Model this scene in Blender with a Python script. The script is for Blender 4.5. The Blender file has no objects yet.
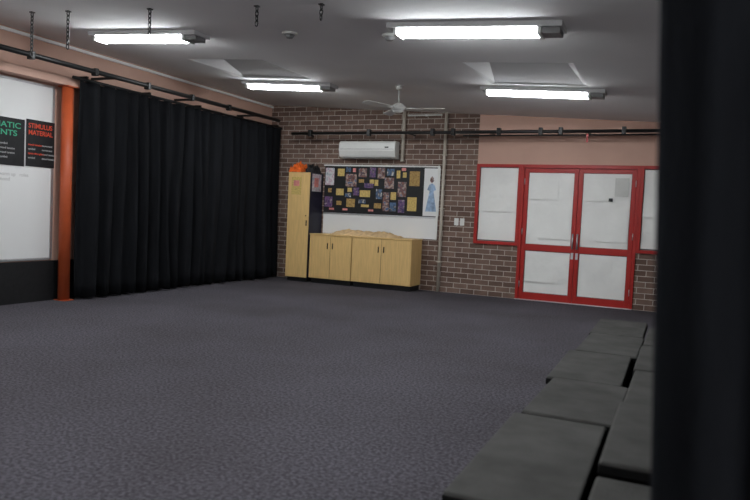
import bpy, math, random
from mathutils import Vector, Matrix, noise
random.seed(4)
SC = bpy.context.scene
SC.view_settings.view_transform = 'Standard'
SC.view_settings.look = 'None'
COL = SC.collection
D = 10.9
def zc(x): return 2.79 - 0.061 * x

# ---------------------------------------------------------------- materials
def new_mat(name):
    m = bpy.data.materials.new(name); m.use_nodes = True
    nt = m.node_tree; b = nt.nodes['Principled BSDF']
    return m, nt, b
def mat(name, col, rough=0.6, metal=0.0, var=0.0, scale=20.0, bump=0.0, bscale=None, spec=0.3, stretch=(1,1,1)):
    m, nt, b = new_mat(name)
    b.inputs['Base Color'].default_value = (*col, 1)
    b.inputs['Roughness'].default_value = rough
    b.inputs['Metallic'].default_value = metal
    b.inputs['Specular IOR Level'].default_value = spec
    tc = nt.nodes.new('ShaderNodeTexCoord'); mp = nt.nodes.new('ShaderNodeMapping')
    mp.inputs['Scale'].default_value = stretch
    nt.links.new(tc.outputs['Object'], mp.inputs['Vector'])
    n = nt.nodes.new('ShaderNodeTexNoise'); n.inputs['Scale'].default_value = scale
    n.inputs['Detail'].default_value = 4
    nt.links.new(mp.outputs['Vector'], n.inputs['Vector'])
    r = nt.nodes.new('ShaderNodeValToRGB')
    r.color_ramp.elements[0].position = 0.3; r.color_ramp.elements[1].position = 0.7
    r.color_ramp.elements[0].color = (*[c*(1-var) for c in col], 1)
    r.color_ramp.elements[1].color = (*[min(1, c*(1+var)) for c in col], 1)
    nt.links.new(n.outputs['Fac'], r.inputs['Fac'])
    nt.links.new(r.outputs['Color'], b.inputs['Base Color'])
    if bump > 0:
        n2 = nt.nodes.new('ShaderNodeTexNoise'); n2.inputs['Scale'].default_value = bscale or scale
        nt.links.new(mp.outputs['Vector'], n2.inputs['Vector'])
        bp = nt.nodes.new('ShaderNodeBump'); bp.inputs['Strength'].default_value = bump
        bp.inputs['Distance'].default_value = 0.01
        nt.links.new(n2.outputs['Fac'], bp.inputs['Height'])
        nt.links.new(bp.outputs['Normal'], b.inputs['Normal'])
    return m
def emis(name, col, s):
    m, nt, b = new_mat(name)
    b.inputs['Base Color'].default_value = (*col, 1)
    b.inputs['Emission Color'].default_value = (*col, 1)
    b.inputs['Emission Strength'].default_value = s
    return m
def collage(name, cols, scale):
    m, nt, b = new_mat(name)
    tc = nt.nodes.new('ShaderNodeTexCoord')
    n = nt.nodes.new('ShaderNodeTexNoise'); n.inputs['Scale'].default_value = scale; n.inputs['Detail'].default_value = 3
    nt.links.new(tc.outputs['Object'], n.inputs['Vector'])
    r = nt.nodes.new('ShaderNodeValToRGB'); r.color_ramp.interpolation = 'LINEAR'
    el = r.color_ramp.elements
    el[0].position = .32; el[0].color = (*cols[0], 1); el[1].position = .66; el[1].color = (*cols[-1], 1)
    for i, c in enumerate(cols[1:-1]):
        e = el.new(.32+.34*(i+1)/(len(cols)-1)); e.color = (*c, 1)
    nt.links.new(n.outputs['Fac'], r.inputs['Fac']); nt.links.new(r.outputs['Color'], b.inputs['Base Color'])
    b.inputs['Roughness'].default_value = .5
    return m

def brick_mat():
    m, nt, b = new_mat('brick_procedural')
    tc = nt.nodes.new('ShaderNodeTexCoord'); sp = nt.nodes.new('ShaderNodeSeparateXYZ'); cb = nt.nodes.new('ShaderNodeCombineXYZ')
    nt.links.new(tc.outputs['Object'], sp.inputs[0])
    ad = nt.nodes.new('ShaderNodeMath'); ad.operation = 'ADD'
    nt.links.new(sp.outputs['X'], ad.inputs[0]); nt.links.new(sp.outputs['Y'], ad.inputs[1])
    nt.links.new(ad.outputs[0], cb.inputs['X']); nt.links.new(sp.outputs['Z'], cb.inputs['Y'])
    br = nt.nodes.new('ShaderNodeTexBrick')
    br.inputs['Scale'].default_value = 1.0
    br.inputs['Brick Width'].default_value = 0.24
    br.inputs['Row Height'].default_value = 0.086
    br.inputs['Mortar Size'].default_value = 0.006
    br.inputs['Mortar Smooth'].default_value = 0.2
    br.inputs['Color1'].default_value = (0.135, 0.078, 0.058, 1)
    br.inputs['Color2'].default_value = (0.25, 0.158, 0.120, 1)
    br.inputs['Mortar'].default_value = (0.56, 0.49, 0.43, 1)
    nt.links.new(cb.outputs[0], br.inputs['Vector'])
    n = nt.nodes.new('ShaderNodeTexNoise'); n.inputs['Scale'].default_value = 7
    nt.links.new(cb.outputs[0], n.inputs['Vector'])
    mx = nt.nodes.new('ShaderNodeMix'); mx.data_type = 'RGBA'; mx.blend_type = 'MULTIPLY'
    mx.inputs[0].default_value = 0.5
    nt.links.new(br.outputs['Color'], mx.inputs[6]); nt.links.new(n.outputs['Fac'], mx.inputs[7])
    nt.links.new(mx.outputs[2], b.inputs['Base Color'])
    b.inputs['Roughness'].default_value = 0.85
    bp = nt.nodes.new('ShaderNodeBump'); bp.inputs['Strength'].default_value = 0.5; bp.inputs['Distance'].default_value = 0.008
    bp.invert = True
    nt.links.new(br.outputs['Fac'], bp.inputs['Height']); nt.links.new(bp.outputs['Normal'], b.inputs['Normal'])
    return m

def carpet_mat():
    m, nt, b = new_mat('carpet_floor')
    tc = nt.nodes.new('ShaderNodeTexCoord')
    def noi(s, d):
        n = nt.nodes.new('ShaderNodeTexNoise'); n.inputs['Scale'].default_value = s; n.inputs['Detail'].default_value = d
        nt.links.new(tc.outputs['Object'], n.inputs['Vector']); return n
    big = noi(0.8, 5); fine = noi(50, 5)
    vo = nt.nodes.new('ShaderNodeTexVoronoi'); vo.inputs['Scale'].default_value = 55
    nt.links.new(tc.outputs['Object'], vo.inputs['Vector'])
    r = nt.nodes.new('ShaderNodeValToRGB')
    r.color_ramp.elements[0].position = 0.38; r.color_ramp.elements[1].position = 0.64
    r.color_ramp.elements[0].color = (0.042, 0.039, 0.047, 1); r.color_ramp.elements[1].color = (0.104, 0.097, 0.112, 1)
    nt.links.new(fine.outputs['Fac'], r.inputs['Fac'])
    r2 = nt.nodes.new('ShaderNodeValToRGB')
    r2.color_ramp.elements[0].position = 0.3; r2.color_ramp.elements[1].position = 0.62
    r2.color_ramp.elements[0].color = (0.76, 0.74, 0.72, 1); r2.color_ramp.elements[1].color = (1, 1, 1, 1)
    nt.links.new(big.outputs['Fac'], r2.inputs['Fac'])
    mx = nt.nodes.new('ShaderNodeMix'); mx.data_type = 'RGBA'; mx.blend_type = 'MULTIPLY'; mx.inputs[0].default_value = 1
    nt.links.new(r.outputs['Color'], mx.inputs[6]); nt.links.new(r2.outputs['Color'], mx.inputs[7])
    nt.links.new(mx.outputs[2], b.inputs['Base Color'])
    b.inputs['Roughness'].default_value = 0.95; b.inputs['Specular IOR Level'].default_value = 0.15
    bp = nt.nodes.new('ShaderNodeBump'); bp.inputs['Strength'].default_value = 0.7; bp.inputs['Distance'].default_value = 0.008
    nt.links.new(vo.outputs['Distance'], bp.inputs['Height']); nt.links.new(bp.outputs['Normal'], b.inputs['Normal'])
    return m

M_brick = brick_mat(); M_carpet = carpet_mat()
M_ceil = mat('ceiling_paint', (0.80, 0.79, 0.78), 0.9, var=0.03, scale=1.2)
M_ceil_shade = mat('ceiling_paint_shaded', (0.60, 0.59, 0.585), 0.9, var=0.03, scale=1.2)  # ceiling paint darkened, so the recess shade is partly in the colour
M_pink = mat('salmon_paint', (0.53, 0.335, 0.265), 0.7, var=0.05, scale=2)
M_wall = mat('white_paint', (0.78, 0.76, 0.74), 0.8, var=0.04, scale=2)
M_black = mat('black_paint', (0.010, 0.010, 0.011), 0.55, var=0.2)
M_curt = mat('black_drape', (0.0085, 0.009, 0.0105), 0.95, var=0.25, scale=9, bump=0.3, bscale=120, spec=0.08, stretch=(1,1,0.2))
M_curt2 = mat('black_wool_drape', (0.016, 0.0175, 0.021), 0.95, var=0.25, scale=9, bump=0.3, bscale=120, spec=0.08, stretch=(1,1,0.2))
M_red = mat('red_enamel', (0.36, 0.019, 0.015), 0.4, var=0.08, scale=5)
M_orange = mat('orange_enamel', (0.40, 0.075, 0.025), 0.4, var=0.08, scale=5)
M_wood = mat('birch_laminate', (0.66, 0.44, 0.18), 0.45, var=0.10, scale=6, stretch=(8, 8, 0.6))
M_navy = mat('navy_laminate', (0.014, 0.015, 0.032), 0.5, var=0.1)
M_paper = mat('white_paper', (0.78, 0.78, 0.75), 0.6, var=0.05, scale=2.5, bump=1.0, bscale=7)
M_paper2 = mat('grey_paper', (0.56, 0.56, 0.53), 0.6, var=0.08, scale=6, bump=0.8, bscale=12)
M_yel = mat('yellow_card', (0.54, 0.39, 0.13), 0.7, var=0.36, scale=48)
M_yel2 = mat('ochre_card', (0.36, 0.23, 0.08), 0.7, var=0.5, scale=40)
M_board = mat('whiteboard', (0.70, 0.70, 0.69), 0.3, var=0.02, scale=1.5, spec=0.4)
M_alu = mat('aluminium', (0.55, 0.56, 0.57), 0.35, metal=0.8, var=0.03)
M_white = mat('white_plastic', (0.68, 0.68, 0.65), 0.4, var=0.02)
M_grey = mat('grey_metal', (0.22, 0.22, 0.22), 0.5, var=0.05)
M_hous = mat('fixture_enamel', (0.50, 0.50, 0.50), 0.5, var=0.03)
M_cond = mat('cream_conduit', (0.50, 0.45, 0.38), 0.5, var=0.05)
M_chain = mat('steel_chain', (0.05, 0.05, 0.05), 0.4, metal=0.6)
M_bar = mat('black_bar', (0.012, 0.012, 0.012), 0.4)
M_tube = emis('fluoro_diffuser', (0.93, 0.97, 1.0), 58.0)
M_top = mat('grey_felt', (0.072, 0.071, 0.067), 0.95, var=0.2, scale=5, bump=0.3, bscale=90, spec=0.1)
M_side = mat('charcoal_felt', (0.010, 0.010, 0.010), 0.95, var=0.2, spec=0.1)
M_brown = mat('brown_paper', (0.55, 0.38, 0.20), 0.7, var=0.2, scale=14, bump=0.6)
M_orcl = mat('orange_cloth', (0.70, 0.12, 0.015), 0.8, var=0.3, scale=20)
M_glass = mat('dark_glass', (0.10, 0.10, 0.10), 0.1, spec=0.5)
M_purple = collage('photo_purple', [(.01,.01,.02), (.05,.03,.12), (.18,.08,.2), (.02,.02,.04), (.4,.3,.35)], 18)
M_photo = collage('photo_stage', [(.015,.012,.012), (.25,.10,.07), (.03,.03,.06), (.45,.30,.22), (.05,.10,.2)], 18)
M_blu = collage('photo_blue', [(.01,.015,.03), (.08,.16,.30), (.02,.02,.03), (.5,.5,.5)], 20)
M_pale = collage('pale_poster', [(.30,.33,.38), (.62,.62,.62), (.45,.28,.35), (.66,.66,.64)], 14)
M_pinkp = mat('pink_paper', (0.60, 0.22, 0.20), 0.6, var=0.3, scale=14)
M_green = mat('green_ink', (0.05, 0.34, 0.20), 0.6)
M_redink = mat('red_ink', (0.60, 0.07, 0.03), 0.6)
M_wink = mat('white_ink', (0.35, 0.35, 0.35), 0.6)
M_blue = mat('blue_ink', (0.26, 0.36, 0.50), 0.6, var=0.4)
M_pen = mat('marker_ink', (0.50, 0.49, 0.48), 0.6)

# ---------------------------------------------------------------- geometry helpers
def mesh_obj(name, verts, faces, m, smooth=False, bevel=0.0):
    me = bpy.data.meshes.new(name); me.from_pydata([tuple(v) for v in verts], [], faces); me.update()
    o = bpy.data.objects.new(name, me); COL.objects.link(o)
    if m: me.materials.append(m)
    if smooth:
        for p in me.polygons: p.use_smooth = True
    if bevel > 0:
        bv = o.modifiers.new('bevel', 'BEVEL'); bv.width = bevel; bv.segments = 2; bv.limit_method = 'ANGLE'
    return o
BF = [(0,3,2,1),(4,5,6,7),(0,1,5,4),(1,2,6,5),(2,3,7,6),(3,0,4,7)]
def box(name, x0, x1, y0, y1, z0, z1, m, bevel=0.0, slope=False):
    zt = (lambda x: zc(x)) if slope else (lambda x: z1)
    v = [(x0,y0,z0),(x1,y0,z0),(x1,y1,z0),(x0,y1,z0),(x0,y0,zt(x0)),(x1,y0,zt(x1)),(x1,y1,zt(x1)),(x0,y1,zt(x0))]
    return mesh_obj(name, v, BF, m, bevel=bevel)
def cyl(name, p, q, r, m, n=16, r2=None):
    p = Vector(p); q = Vector(q); r2 = r if r2 is None else r2
    d = (q-p).normalized(); a = Vector((0,0,1)) if abs(d.z) < .9 else Vector((1,0,0))
    u = d.cross(a).normalized(); w = d.cross(u)
    vs = []
    for c, rr in ((p, r), (q, r2)):
        for i in range(n):
            t = 2*math.pi*i/n; vs.append(c + u*math.cos(t)*rr + w*math.sin(t)*rr)
    f = [(i, (i+1) % n, n+(i+1) % n, n+i) for i in range(n)] + [tuple(range(n))[::-1], tuple(range(n, 2*n))]
    o = mesh_obj(name, vs, f, m)
    for pl in o.data.polygons:
        if len(pl.vertices) == 4: pl.use_smooth = True
    return o
def group(name, parts):
    bpy.context.view_layer.update()
    lo = Vector((1e9,)*3); hi = Vector((-1e9,)*3)
    for o in parts:
        for v in o.data.vertices:
            w = o.matrix_world @ v.co
            for i in range(3): lo[i] = min(lo[i], w[i]); hi[i] = max(hi[i], w[i])
    e = bpy.data.objects.new(name, None); e.empty_display_size = 0.1; COL.objects.link(e)
    e.location = ((lo.x+hi.x)/2, (lo.y+hi.y)/2, lo.z)
    inv = Matrix.Translation(e.location).inverted()
    for o in parts:
        o.parent = e; o.matrix_parent_inverse = inv
    return e
def join(name, parts):
    vs = []; fs = []; mats = []; mi = []; sm = []
    for o in parts:
        b = len(vs); vs += [tuple(o.matrix_world @ v.co) for v in o.data.vertices]
        m = o.data.materials[0]
        if m not in mats: mats.append(m)
        for p in o.data.polygons:
            fs.append(tuple(b+i for i in p.vertices)); mi.append(mats.index(m)); sm.append(p.use_smooth)
        bpy.data.objects.remove(o)
    o = mesh_obj(name, vs, fs, None)
    for m in mats: o.data.materials.append(m)
    for p, i, s in zip(o.data.polygons, mi, sm): p.material_index = i; p.use_smooth = s
    return o
def text(name, s, size, origin, m, bx=(1,0,0), by=(0,0,1), ext=0.0005, align='LEFT', width=None):
    cu = bpy.data.curves.new(name, 'FONT'); cu.body = s; cu.size = size; cu.extrude = ext; cu.align_x = align
    cu.offset = size*0.015
    t = bpy.data.objects.new(name+'_c', cu); COL.objects.link(t)
    bpy.context.view_layer.update()
    me = bpy.data.meshes.new_from_object(t.evaluated_get(bpy.context.evaluated_depsgraph_get()))
    bpy.data.objects.remove(t)
    X = Vector(bx); Y = Vector(by); Z = X.cross(Y); o0 = Vector(origin)
    k = 1.0
    if width:
        xs_ = [v.co.x for v in me.vertices]; k = width/(max(xs_)-min(xs_))
    for v in me.vertices: v.co = o0 + X*v.co.x*k + Y*v.co.y + Z*v.co.z
    me.materials.clear(); me.materials.append(m)
    o = bpy.data.objects.new(name, me); COL.objects.link(o); return o
def lump(name, cx, cy, z, sx, sy, h, m, seed=0, n=26, rough=5.0, crease=0.6):
    vs = []; fs = []
    for j in range(n):
        for i in range(n):
            a = 2*i/(n-1)-1; b = 2*j/(n-1)-1
            rr = max(abs(a), abs(b))
            e = max(0, 1-rr**4)**0.6
            ns = noise.noise(Vector((a*rough*.5+seed, b*rough*.5, seed)))*crease + 0.3*noise.noise(Vector((a*rough+seed, b*rough, 3)))
            wob = 1+0.12*noise.noise(Vector((a*2+seed, b*2, 9)))
            vs.append((cx+a*sx/2*wob, cy+b*sy/2*wob, z+max(0.003, h*e*(0.6+ns))))
    for j in range(n-1):
        for i in range(n-1): fs.append((j*n+i, j*n+i+1, (j+1)*n+i+1, (j+1)*n+i))
    ring = [i for i in range(n)] + [j*n+n-1 for j in range(1, n)] + [(n-1)*n+i for i in range(n-2, -1, -1)] + [j*n for j in range(n-2, 0, -1)]
    base = []
    for r in ring: base.append(len(vs)); vs.append((vs[r][0], vs[r][1], z))
    L = len(ring)
    for i in range(L): fs.append((ring[(i+1) % L], ring[i], base[i], base[(i+1) % L]))
    fs.append(tuple(base[::-1]))
    return mesh_obj(name, vs, fs, m, smooth=True)
def crumple(name, x0, x1, z0, z1, y, m, seed, amp=0.008, n=30):
    # creased sheet: ridged noise gives sharp folds
    vs = []; fs = []
    for j in range(n+1):
        for i in range(n+1):
            x = x0+(x1-x0)*i/n; z = z0+(z1-z0)*j/n
            r1 = abs(noise.noise(Vector((x*3+seed, z*2.2, seed)))); r2 = abs(noise.noise(Vector((x*8+seed, z*6, seed))))
            vs.append((x, y-amp*(0.3+2.2*r1+.8*r2), z))
    for j in range(n):
        for i in range(n): a = j*(n+1)+i; fs.append((a, a+1, a+n+2, a+n+1))
    return mesh_obj(name, vs, fs, m, smooth=True)

# ---------------------------------------------------------------- room shell
XL, XR, YF = -7.2, 2.4, -2.4
box('floor', XL-.2, XR+.2, YF-.2, D+.2, -0.1, 0, M_carpet)
DX0, DX1 = -2.41, -0.626          # double door opening
SL0, SR1 = -3.15, 0.12            # sidelights
HD = 2.17
wl = []
wl.append(box('brick_main', XL, SL0, D, D+.2, 0, 0, M_brick, slope=True))
wl.append(box('brick_sill_left', SL0, DX0, D, D+.2, 0, .86, M_brick))
wl.append(box('brick_sill_right', DX1, SR1, D, D+.2, 0, .86, M_brick))
wl.append(box('brick_right', SR1, XR, D, D+.2, 0, 0, M_brick, slope=True))
f = box('fascia_panel', SL0, SR1, D, D+.2, HD, 0, M_pink, slope=True); wl.append(f)
group('wall_back', wl)
w = [box('painted_wall', XL-.2, XL, YF, D+.2, .5, zc(XL), M_pink), box('black_dado', XL-.2, XL+.015, YF, D, 0, .5, M_black)]
group('wall_left', w)
box('wall_right', XR, XR+.2, YF, D+.2, 0, zc(XR), M_wall)
box('wall_front', XL, XR, YF-.2, YF, 0, 0, M_wall, slope=True)

# ceiling with two shallow splayed skylight recesses
holes = [(-5.95, -4.8, 7.0, 8.2), (-2.25, -1.1, 7.0, 8.2)]
cp = []
def cbox(x0, x1, y0, y1, m=M_ceil, n='ceiling_sheet', h=0.06, dz=0):
    v = [(x0,y0,zc(x0)+dz),(x1,y0,zc(x1)+dz),(x1,y1,zc(x1)+dz),(x0,y1,zc(x0)+dz),(x0,y0,zc(x0)+h+dz),(x1,y0,zc(x1)+h+dz),(x1,y1,zc(x1)+h+dz),(x0,y1,zc(x0)+h+dz)]
    return mesh_obj(n, v, BF, m)
cp.append(cbox(XL-.2, XR+.2, YF-.2, 7.0)); cp.append(cbox(XL-.2, XR+.2, 8.2, D+.2))
cp.append(cbox(XL-.2, -5.95, 7.0, 8.2)); cp.append(cbox(-4.8, -2.25, 7.0, 8.2)); cp.append(cbox(-1.1, XR+.2, 7.0, 8.2))
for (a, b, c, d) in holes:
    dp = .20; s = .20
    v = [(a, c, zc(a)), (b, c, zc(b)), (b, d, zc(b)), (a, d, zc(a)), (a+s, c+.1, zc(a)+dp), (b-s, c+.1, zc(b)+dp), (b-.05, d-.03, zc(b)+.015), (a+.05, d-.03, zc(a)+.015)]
    cp.append(mesh_obj('recess', v, [(4,7,6,5), (0,4,5,1), (0,3,7,4), (1,5,6,2), (3,2,6,7)], M_ceil_shade))
join('ceiling', cp)
box('trim_1', XL, XL+.03, YF, D-.001, 3.17, 3.205, M_ceil)

# ---------------------------------------------------------------- doors & sidelights
def frame_rect(prefix, x0, x1, z0, z1, y0, y1, t, m, tb=None):
    tb = t if tb is None else tb
    return [box(prefix+'_stile_a', x0, x0+t, y0, y1, z0, z1, m, .004), box(prefix+'_stile_b', x1-t, x1, y0, y1, z0, z1, m, .004),
            box(prefix+'_rail_top', x0+t, x1-t, y0, y1, z1-t, z1, m, .004), box(prefix+'_rail_bottom', x0+t, x1-t, y0, y1, z0, z0+tb, m, .004)]
p = [box('jamb_a', DX0, DX0+.05, D-.03, D+.12, 0, HD, M_red, .004), box('jamb_b', DX1-.05, DX1, D-.03, D+.12, 0, HD, M_red, .004),
     box('head', DX0+.05, DX1-.05, D-.03, D+.12, HD-.055, HD, M_red, .004)]
group('door_frame', p)
xm = (DX0+DX1)/2
def leaf(name, x0, x1, hs, seed):
    y0, y1 = D-.005, D+.04
    z0, z1 = .01, HD-.06
    P = frame_rect('leaf', x0, x1, z0, z1, y0, y1, .065, M_red, .11)
    P.append(box('mid_rail', x0+.065, x1-.065, y0, y1, .80, .90, M_red, .004))
    P.append(box('glass_upper', x0+.065, x1-.065, y0+.03, y0+.036, .90, z1-.065, M_glass))
    P.append(box('glass_lower', x0+.065, x1-.065, y0+.03, y0+.036, .12, .80, M_glass))
    P.append(crumple('paper_upper', x0+.07, x1-.07, .905, z1-.07, y0+.028, M_paper, seed))
    P.append(crumple('paper_lower', x0+.075, x1-.07, .128, .79, y0+.028, M_paper, seed+3))
    P.append(crumple('paper_overlap', x0+.10, x1-.30, 1.62, 1.95, y0+.006, M_paper, seed+7, amp=.003))
    P.append(crumple('paper_overlap', x0+.28, x1-.08, 1.0, 1.52, y0+.006, M_paper, seed+8, amp=.003))
    if hs > 0: P.append(crumple('paper_patch', x0+.09, x1-.30, .30, .62, y0+.006, M_paper, seed+5, amp=.003))
    hx = x1-.033 if hs > 0 else x0+.033
    P.append(cyl('handle_bar', (hx, y0-.05, .86), (hx, y0-.05, 1.10), .012, M_alu))
    for z in (.88, 1.08): P.append(cyl('handle_post', (hx, y0-.05, z), (hx, y0+.002, z), .008, M_alu))
    P.append(box('lock_plate', hx-.02, hx+.02, y0-.006, y0, .70, .80, M_alu, .003))
    for z in (.25, 1.1, 1.9):
        hxx = x0+.004 if hs > 0 else x1-.004
        P.append(cyl('hinge', (hxx, y0-.008, z-.05), (hxx, y0-.008, z+.05), .008, M_alu, 8))
    return P
group('door_1', leaf('a', DX0+.052, xm-.002, 1, 1.3))
P = leaf('b', xm+.002, DX1-.052, -1, 6.1)
P.append(box('door_sign', -1.06, -1.00, D-.012, D-.006, 1.62, 1.67, M_black))
P.append(crumple('grey_sheet', -.98, -.78, 1.70, 1.98, D+.000, M_paper2, 12, amp=.002))
group('door_2', P)
for nm, a, b, s in (('window_1', SL0, DX0, 21), ('window_2', DX1, SR1, 31)):
    P = frame_rect('frame', a, b, .86, HD, D-.03, D+.1, .05, M_red)
    P.append(box('glass', a+.05, b-.05, D+.03, D+.036, .91, HD-.05, M_glass))
    P.append(crumple('paper', a+.06, b-.06, .93, HD-.06, D+.025, M_paper, s))
    P.append(crumple('paper_strip', a+.06, b-.16, 1.40, 1.62, D+.000, M_paper, s+2, amp=.003))
    group(nm, P)
box('door_threshold', DX0, DX1, D-.06, D-.008, 0, .012, M_alu, .003)

# ---------------------------------------------------------------- lights
def fixture(x, y):
    P = []
    def sb(n, xa, xb, ya, yb, da, db, m, taper=0):
        v = []
        for (zz, t) in ((db, taper), (da, 0)):
            for (xx, yy) in ((xa, ya+t), (xb, ya+t), (xb, yb-t), (xa, yb-t)): v.append((xx, yy, zc(xx)-zz))
        return mesh_obj(n, v, BF, m)
    P.append(sb('housing', x-.70, x+.80, y-.125, y+.125, .001, .045, M_hous))
    P.append(sb('diffuser', x-.62, x+.60, y-.085, y+.085, .0455, .094, M_tube, .03))
    P.append(sb('end_cap_a', x-.65, x-.621, y-.09, y+.09, .0455, .10, M_white)); P.append(sb('end_cap_b', x+.601, x+.63, y-.09, y+.09, .0455, .10, M_white))
    P.append(sb('ballast_box', x+.635, x+.78, y-.08, y+.08, .0455, .09, M_grey))
    group('fluorescent_light', P)
for x, y in ((-5.5, 5.75), (-1.76, 5.58), (-5.42, 8.54), (-1.73, 8.46), (-5.5, 2.7), (-1.75, 2.7), (-5.5, -.2), (-1.75, -.2)):  # unseen near rows continue the grid; rearmost pair added as foreground fill light
    fixture(x, y)

# ---------------------------------------------------------------- drapes
def drape(name, p0, p1, z0, z1, folds, amp, m, seed=0, lean=0.0, per=8, nz=14, flat=0.4):
    p0 = Vector(p0); p1 = Vector(p1); d = p1-p0; L = d.length; d.normalize(); nrm = Vector((-d.y, d.x, 0))
    n = folds*per; vs = []; fs = []
    for j in range(nz+1):
        s = j/nz; z = z0+(z1-z0)*s
        for i in range(n+1):
            t = i/n
            ph = t*folds*2*math.pi + 3.0*noise.noise(Vector((t*folds*.3, s*.7, seed)))*2
            a = amp*(flat+(1-flat)*(1-s))*(0.75+1.1*noise.noise(Vector((t*folds*.4+7, s*1.0, seed+2))))
            off = a*math.sin(ph)+0.3*a*math.sin(2.3*ph+1+s)+.03*noise.noise(Vector((t*4, s*2, seed+4)))
            q = p0+d*(t*L + lean*(z-1.27)*(1-t)) + nrm*off
            vs.append((q.x, q.y, z+(0.012*math.sin(ph*1.7) if j == 0 else 0)))
    for j in range(nz):
        for i in range(n): a = j*(n+1)+i; fs.append((a, a+1, a+n+2, a+n+1))
    o = mesh_obj(name, vs, fs, m, smooth=True)
    so = o.modifiers.new('thick', 'SOLIDIFY'); so.thickness = 0.006; so.offset = 0
    return o
P = [drape('cloth_a', (-6.93, 6.20, 0), (-6.95, 8.5, 0), .03, 2.76, 10, .13, M_curt, 1, per=12),
     drape('cloth_b', (-6.95, 8.5, 0), (-6.90, 10.76, 0), .03, 2.76, 9, .11, M_curt, 5, per=12),
     cyl('track', (-6.95, 6.1, 2.78), (-6.95, 10.85, 2.78), .02, M_bar)]
for i in range(24): P.append(box('hook', -6.957, -6.943, 6.25+i*.195, 6.258+i*.195, 2.75, 2.80, M_bar))
for y in (6.3, 7.4, 8.5, 9.6, 10.7): P.append(box('bracket', XL+.001, -6.94, y, y+.03, 2.795, 2.83, M_bar))
group('stage_curtain', P)
P = [drape('cloth', (-.04, 1.2, 0), (1.5, 1.32, 0), .03, 2.60, 14, .045, M_curt2, 9, lean=-.045, per=10, flat=.8)]
P.append(cyl('track', (-.15, 1.2, 2.61), (1.55, 1.32, 2.61), .018, M_bar))
for x in (0.0, .75, 1.5): P.append(cyl('hanger', (x, 1.2+.075*x, 2.61), (x, 1.2+.075*x, zc(x)-.001), .008, M_bar, 8))
group('side_curtain', P)

# lighting bars, held off the walls by arms
P = [cyl('bar', (-6.72, 2.5, 2.86), (-6.72, 10.4, 2.86), .03, M_bar)]
for y in (3.0, 4.9, 6.6, 8.2, 9.8): P.append(box('wall_arm', XL+.001, -6.72, y, y+.03, 2.85, 2.88, M_bar))
for y in (5.3, 6.2, 7.1, 8.0, 8.9): P.append(box('clamp', -6.76, -6.68, y, y+.05, 2.81, 2.90, M_bar, .005))
group('lighting_bar', P)
P = [cyl('bar', (-6.5, 10.5, 2.64), (.4, 10.5, 2.64), .026, M_bar)]
for x in (-6.3, -4.3, -2.9, -1.4, .2): P.append(box('wall_arm', x, x+.03, 10.5, D-.001, 2.63, 2.65, M_bar))
for x in (-6.15, -5.0, -3.85, -3.5, -2.75, -2.1, -1.8, -.9): P.append(box('clamp', x, x+.06, 10.46, 10.54, 2.59, 2.70, M_bar, .005))
P.append(cyl('cable_strip', (-3.3, 10.5, 2.585), (.2, 10.5, 2.585), .012, M_bar))
P.append(box('safety_tag', -1.39, -1.36, 10.46, 10.475, 2.47, 2.60, M_red))
group('lighting_bar', P)

# chains
def chain(x, y, z0):
    zt = zc(x); n = int((zt-z0)/.04)
    R = .019; r = .0055
    vs = []; fs = []
    for k in range(n):
        zz = zt-.028-k*.04; b = len(vs); nu, nv = 12, 5
        for i in range(nu):
            t = 2*math.pi*i/nu
            cx = R*.75*math.cos(t); cz = (R*1.45)*math.sin(t)
            for j in range(nv):
                s = 2*math.pi*j/nv
                a = cx+r*math.cos(s)*math.cos(t); c = cz+r*math.cos(s)*math.sin(t); w2 = r*math.sin(s)
                vs.append((x+(a if k % 2 else w2), y+(w2 if k % 2 else a), zz+c))
        for i in range(nu):
            for j in range(nv):
                fs.append((b+i*nv+j, b+((i+1) % nu)*nv+j, b+((i+1) % nu)*nv+(j+1) % nv, b+i*nv+(j+1) % nv))
    o = mesh_obj('links', vs, fs, M_chain, smooth=True)
    group('hanging_chain', [o, box('ceiling_plate', x-.02, x+.02, y-.02, y+.02, zt-.012, zt-.002, M_chain)])
for x, y, z in ((-6.18, 4.9, 2.72), (-5.67, 4.9, 2.74), (-4.62, 4.9, 2.80), (-3.43, 4.9, 2.82), (-2.8, 4.9, 2.83)): chain(x, y, z)

# fan
fx, fy = -3.6, 8.5; ft = zc(fx); P = []
P.append(cyl('canopy', (fx, fy, ft-.004), (fx, fy, ft-.06), .06, M_white, 20, .035))
P.append(cyl('rod', (fx, fy, ft-.06), (fx, fy, 2.77), .013, M_white))
P.append(cyl('motor_top', (fx, fy, 2.77), (fx, fy, 2.73), .05, M_white, 24, .10))
P.append(cyl('motor', (fx, fy, 2.73), (fx, fy, 2.67), .10, M_white, 24, .08))
P.append(cyl('motor_cap', (fx, fy, 2.67), (fx, fy, 2.645), .08, M_white, 24, .03))
for ang in (128, 248, 8):
    a = math.radians(ang); R = Matrix.Rotation(a, 3, 'Z'); T = Matrix.Rotation(math.radians(12), 3, 'X')
    pts = [(.16, -.045), (.60, -.065), (.63, -.03), (.63, .03), (.60, .065), (.16, .045)]
    vs = [Vector((fx, fy, 2.705)) + R @ (T @ Vector((u, v2, dz))) for dz in (-.004, .004) for u, v2 in pts]
    fs = [(5,4,3,2,1,0), (6,7,8,9,10,11)] + [(i, (i+1) % 6, 6+(i+1) % 6, 6+i) for i in range(6)]
    P.append(mesh_obj('blade', vs, fs, M_white))
    P.append(cyl('blade_arm', Vector((fx, fy, 2.705))+R @ Vector((.07, 0, 0)), Vector((fx, fy, 2.705))+R @ Vector((.2, 0, 0)), .012, M_white, 8))
group('ceiling_fan', P)
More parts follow.
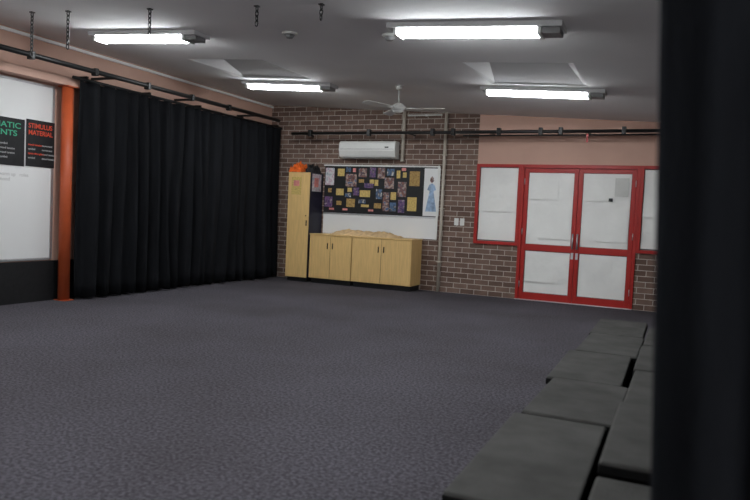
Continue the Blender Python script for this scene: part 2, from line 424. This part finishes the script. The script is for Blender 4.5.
for x, y in ((-3.63, 5.75), (-2.6, 5.85)):
    z = zc(x)
    group('smoke_detector', [cyl('base', (x, y, z-.006), (x, y, z-.03), .075, M_white, 24), cyl('sensor', (x, y, z-.03), (x, y, z-.06), .055, M_grey, 24, .03)])

# ---------------------------------------------------------------- left wall items
xw = XL+.001
P = [box('panel', xw, xw+.012, 2.8, 6.0, .54, 2.63, M_board)]
P += [box('frame_side', xw, xw+.016, 6.001, 6.04, .52, 2.66, M_alu, .003), box('frame_side', xw, xw+.016, 2.76, 2.799, .52, 2.66, M_alu, .003),
      box('frame_top', xw, xw+.016, 2.8, 6.0, 2.631, 2.66, M_alu, .003), box('pen_tray', xw, xw+.016, 2.8, 6.0, .51, .538, M_alu, .003)]
P.append(text('scribble', 'warm up   roles\nmood', .06, (xw+.0125, 5.3, 1.52), M_pen, (0,1,0), (0,0,1), ext=.0005))
group('whiteboard', P)
xp = xw+.0175
def wposter(y0, y1, z0, z1, t1, m, tw, ts):
    P = [box('sheet', xp, xp+.002, y0, y1, z0, z1, M_black)]
    P.append(text('title', t1, ts, (xp+.0025, y0+.03, z1-ts*1.25), m, (0,1,0), (0,0,1), width=tw))
    random.seed(int(y0*10))
    for k in range(8):
        yy = y0+.03+(k % 2)*(y1-y0)*.48
        P.append(text('body_text', random.choice(['mood tension', 'space time place', 'symbol', 'movement']), .034, (xp+.0025, yy, z1-.31-.052*(k//2)), M_redink if k % 4 == 0 else M_wink, (0,1,0), (0,0,1)))
    group('poster', P)
wposter(4.95, 5.62, 1.64, 2.19, 'DRAMATIC\nELEMENTS', M_green, .58, .09)
wposter(5.64, 6.04, 1.65, 2.21, 'STIMULUS\nMATERIAL', M_redink, .34, .08)
P = [cyl('post', (-7.06, 6.12, 0), (-7.06, 6.12, 2.66), .07, M_orange, 24), box('base_plate', -7.15, -6.97, 6.05, 6.2, 0, .012, M_orange, .003),
     box('cap_plate', -7.15, -6.97, 6.05, 6.2, 2.66, 2.675, M_orange, .003)]
group('steel_column', P)
box('steel_beam', XL+.001, -7.02, 2.0, 6.45, 2.68, 2.78, M_pink, .006)

# ---------------------------------------------------------------- storage
yf = 10.4
P = [box('carcass', -6.47, -6.03, yf+.02, D-.02, .07, 1.95, M_navy, .003), box('plinth', -6.45, -6.05, yf+.05, D-.02, 0, .069, M_black),
     box('door_leaf', -6.468, -6.032, yf, yf+.0195, .08, 1.945, M_wood, .003), box('handle', -6.075, -6.06, yf-.02, yf-.001, 1.0, 1.10, M_black, .003),
     cyl('keyhole', (-6.09, yf-.003, 1.18), (-6.09, yf, 1.18), .012, M_black, 12),
     box('poster_sheet', -6.40, -6.20, yf-.003, yf-.001, 1.55, 1.86, M_yel), box('poster_pic', -6.36, -6.24, yf-.005, yf-.003, 1.70, 1.80, M_pinkp),
     box('side_sheet', -6.029, -6.026, yf+.08, D-.1, 1.62, 1.93, M_pale),
     box('side_sheet_b', -6.026, -6.023, yf+.15, D-.2, 1.70, 1.86, M_pinkp)]
group('tall_cupboard', P)
def cabinet(x0, x1):
    P = [box('carcass', x0, x1, yf+.02, D-.02, .09, .85, M_wood, .002), box('plinth', x0+.02, x1-.02, yf+.06, D-.03, 0, .089, M_black),
         box('benchtop', x0-.004, x1+.004, yf-.01, D-.01, .851, .875, M_wood, .004)]
    m = (x0+x1)/2
    for a, b, hx in ((x0+.003, m-.003, m-.05), (m+.003, x1-.003, m+.05)):
        P.append(box('door_leaf', a, b, yf, yf+.0195, .095, .845, M_wood, .003))
        P.append(box('handle', hx-.006, hx+.006, yf-.02, yf-.001, .62, .72, M_black, .003))
    P.append(box('reveal', m-.0028, m+.0028, yf+.005, yf+.0195, .095, .845, M_black))
    group('storage_cabinet', P)
cabinet(-5.985, -5.158); cabinet(-5.146, -4.05)
lump('brown_paper_pile', -4.98, 10.60, .876, 1.25, .38, .11, M_brown, 3, rough=9)
lump('orange_cloth_bundle', -6.37, 10.58, 1.951, .25, .30, .20, M_orcl, 6, rough=7)
lump('black_bag', -6.12, 10.66, 1.951, .17, .30, .19, M_black, 11)

# ---------------------------------------------------------------- notice board
P = [box('backing', -6.0, -3.83, D-.02, D-.004, 1.26, 2.10, M_black)]
P += [box('frame_top', -6.02, -3.79, D-.03, D-.003, 2.10, 2.125, M_white, .003), box('frame_right', -3.828, -3.79, D-.03, D-.003, .88, 2.10, M_white, .003)]
P += [box('white_panel', -6.0, -3.83, D-.018, D-.004, .88, 1.235, M_board), box('divider', -6.0, -3.83, D-.03, D-.003, 1.236, 1.259, M_alu, .002)]
def sheet(u0, v0, u1, v1, m, n='card', s=1.0):
    cu, cv = (u0+u1)/2, (v0+v1)/2; u0, u1, v0, v1 = cu+(u0-cu)*s, cu+(u1-cu)*s, cv+(v0-cv)*s, cv+(v1-cv)*s
    k = .01965
    xa = -6.06+k*(u0-322); xb = -6.06+k*(u1-322)
    za = 2.10-(v1-167)*.0172; zb = 2.10-(v0-167)*.0172
    P.append(box(n, xa, xb, D-.024, D-.0205, max(1.27, za), min(2.095, zb), m))
    return xa, xb, za, zb
for i, r in enumerate(((338,169,346,178),(360,180,366,184),(371,180,376,185),(397,170,401,179),(409,170,420,187),(337,190,346,198),(349,189,354,194),
          (348,200,358,210),(361,191,373,199),(376,180,380,187),(376,204,384,210),(392,192,398,201),(408,196,418,212),(338,203,344,208),(363,206,372,209),(403,172,407,178),(329,190,333,195))):
    sheet(*r, M_yel2 if i % 3 == 1 else M_yel, s=.86)
for r in ((347,175,358,188),(379,168,386,179),(386,178,395,189),(399,182,407,197),(385,193,391,212),(360,169,368,178)):
    sheet(*r, M_photo, 'photo')
for r in ((371,168,377,178),(366,184,375,189),(355,189,361,197),(326,199,334,210),(400,200,406,213)):
    sheet(*r, M_purple, 'photo')
for r in ((347,168,352,173),(388,169,395,176),(361,201,368,205),(392,203,398,212),(378,190,384,200),(347,195,353,199)):
    sheet(*r, M_blu, 'photo')
for r in ((354,169,357,173),(402,168,406,171),(371,211,376,213),(345,211,350,213),(331,211,336,213)):
    sheet(*r, M_pinkp, 'note')
sheet(326,169,335,187, M_pale, 'leaflet')
xa, xb, za, zb = sheet(423.5,168,438,215, M_board, 'costume_poster')
cx = (xa+xb)/2
def fig(pts, m): 
    vs = [(cx+a, D-.0255, 1.30+b) for a, b in pts]; P.append(mesh_obj('costume_drawing', vs, [tuple(range(len(vs)))], m))
fig([(-.05,.50),(-.08,.42),(-.035,.40),(-.10,.05),(.10,.05),(.035,.40),(.08,.42),(.05,.50),(0,.53)], M_blue)
fig([(-.03,.62),(-.035,.57),(0,.53),(.035,.57),(.03,.62),(0,.65)], M_photo)
group('notice_board', P)

# air conditioner
v = []
prof = [(D-.003, 2.53), (D-.16, 2.53), (D-.20, 2.50), (D-.21, 2.36), (D-.17, 2.26), (D-.10, 2.23), (D-.003, 2.23)]
n = len(prof)
for x in (-5.64, -4.56): v += [(x, a, b) for a, b in prof]
o = mesh_obj('casing', v, [tuple(range(n)), tuple(range(n, 2*n))[::-1]]+[(i+n, (i+1) % n+n, (i+1) % n, i) for i in range(n)], M_white, bevel=.008)
P = [o, box('outlet_louver', -5.55, -4.65, D-.185, D-.12, 2.232, 2.242, M_grey), box('seam', -5.62, -4.58, D-.213, D-.209, 2.385, 2.391, M_grey), box('display', -4.75, -4.68, D-.214, D-.209, 2.41, 2.43, M_black)]
group('air_conditioner', P)
P = [cyl('pipe', (-3.72, D-.04, 0), (-3.72, D-.04, zc(-3.72)-.004), .026, M_cond)]
for z in (.5, 1.4, 2.3): P.append(box('saddle', -3.76, -3.68, D-.066, D-.001, z, z+.02, M_cond))
group('conduit_pipe', P)
P = [cyl('pipe', (-4.48, D-.04, 2.22), (-4.48, D-.04, zc(-4.48)-.004), .03, M_cond), cyl('pipe_foot', (-4.48, D-.04, 2.19), (-4.48, D-.04, 2.22), .036, M_cond)]
group('conduit_pipe', P)
P = [cyl('pipe', (-4.42, D-.03, 2.98), (-3.80, D-.03, 2.98), .012, M_white)]; P.append(box('saddle', -4.1, -4.07, D-.045, D-.001, 2.965, 2.995, M_white)); group('cable_duct', P)
P = []
for x in (-3.50, -3.40):
    P += [box('plate', x, x+.075, D-.010, D-.001, 1.14, 1.26, M_white, .003), box('rocker', x+.025, x+.05, D-.016, D-.010, 1.18, 1.22, M_white, .002)]
group('light_switch', P)

# ---------------------------------------------------------------- platforms
def plat(x0, x1, y0, y1, h, rot=0, z0=0.0):
    t = .05
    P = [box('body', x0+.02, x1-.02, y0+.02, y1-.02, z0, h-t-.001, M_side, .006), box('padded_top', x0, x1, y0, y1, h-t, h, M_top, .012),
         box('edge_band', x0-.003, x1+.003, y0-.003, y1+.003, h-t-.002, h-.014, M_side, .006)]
    c = Vector(((x0+x1)/2, (y0+y1)/2, 0)); R = Matrix.Translation(c) @ Matrix.Rotation(math.radians(rot), 4, 'Z') @ Matrix.Translation(-c)
    for o in P: o.data.transform(R)
    group('stage_platform', P)
xs = -.71
for (a, b, h, r, dx) in ((2.26, 3.40, .30, .3, -.01), (3.43, 4.28, .305, -.8, .025), (4.31, 5.32, .30, .6, -.02), (5.35, 6.28, .30, -.5, .015), (6.31, 7.3, .30, .4, .0)):
    plat(xs+dx, xs+dx+.45, a, b, h, r)
for (a, b, h, r, dx) in ((1.70, 2.60, .34, 0, 0), (2.64, 3.60, .385, .4, 0), (3.65, 4.6, .35, -.3, .01), (4.65, 5.6, .35, .2, 0), (5.65, 6.6, .35, -.2, .01)):
    plat(-.235+dx, .60+dx, a, b, h, r)

# ---------------------------------------------------------------- world, camera
wd = bpy.data.worlds.new('world'); SC.world = wd; wd.use_nodes = True
wd.node_tree.nodes['Background'].inputs[0].default_value = (.3, .33, .4, 1); wd.node_tree.nodes['Background'].inputs[1].default_value = .4
cam = bpy.data.cameras.new('camera'); co = bpy.data.objects.new('camera', cam); COL.objects.link(co)
cam.sensor_width = 36; cam.lens = 32.45; cam.clip_start = .05
right = Vector((.9088, .4144, .0460)).normalized(); back = Vector((.4123, -.9096, .0534)); back = (back-right*back.dot(right)).normalized(); up = back.cross(right)
mw = Matrix((right, up, back)).transposed().to_4x4(); mw.translation = (0, 0, 1.27)
co.matrix_world = mw
cam.dof.use_dof = True; cam.dof.focus_distance = 8.5; cam.dof.aperture_fstop = 2.2
SC.camera = co
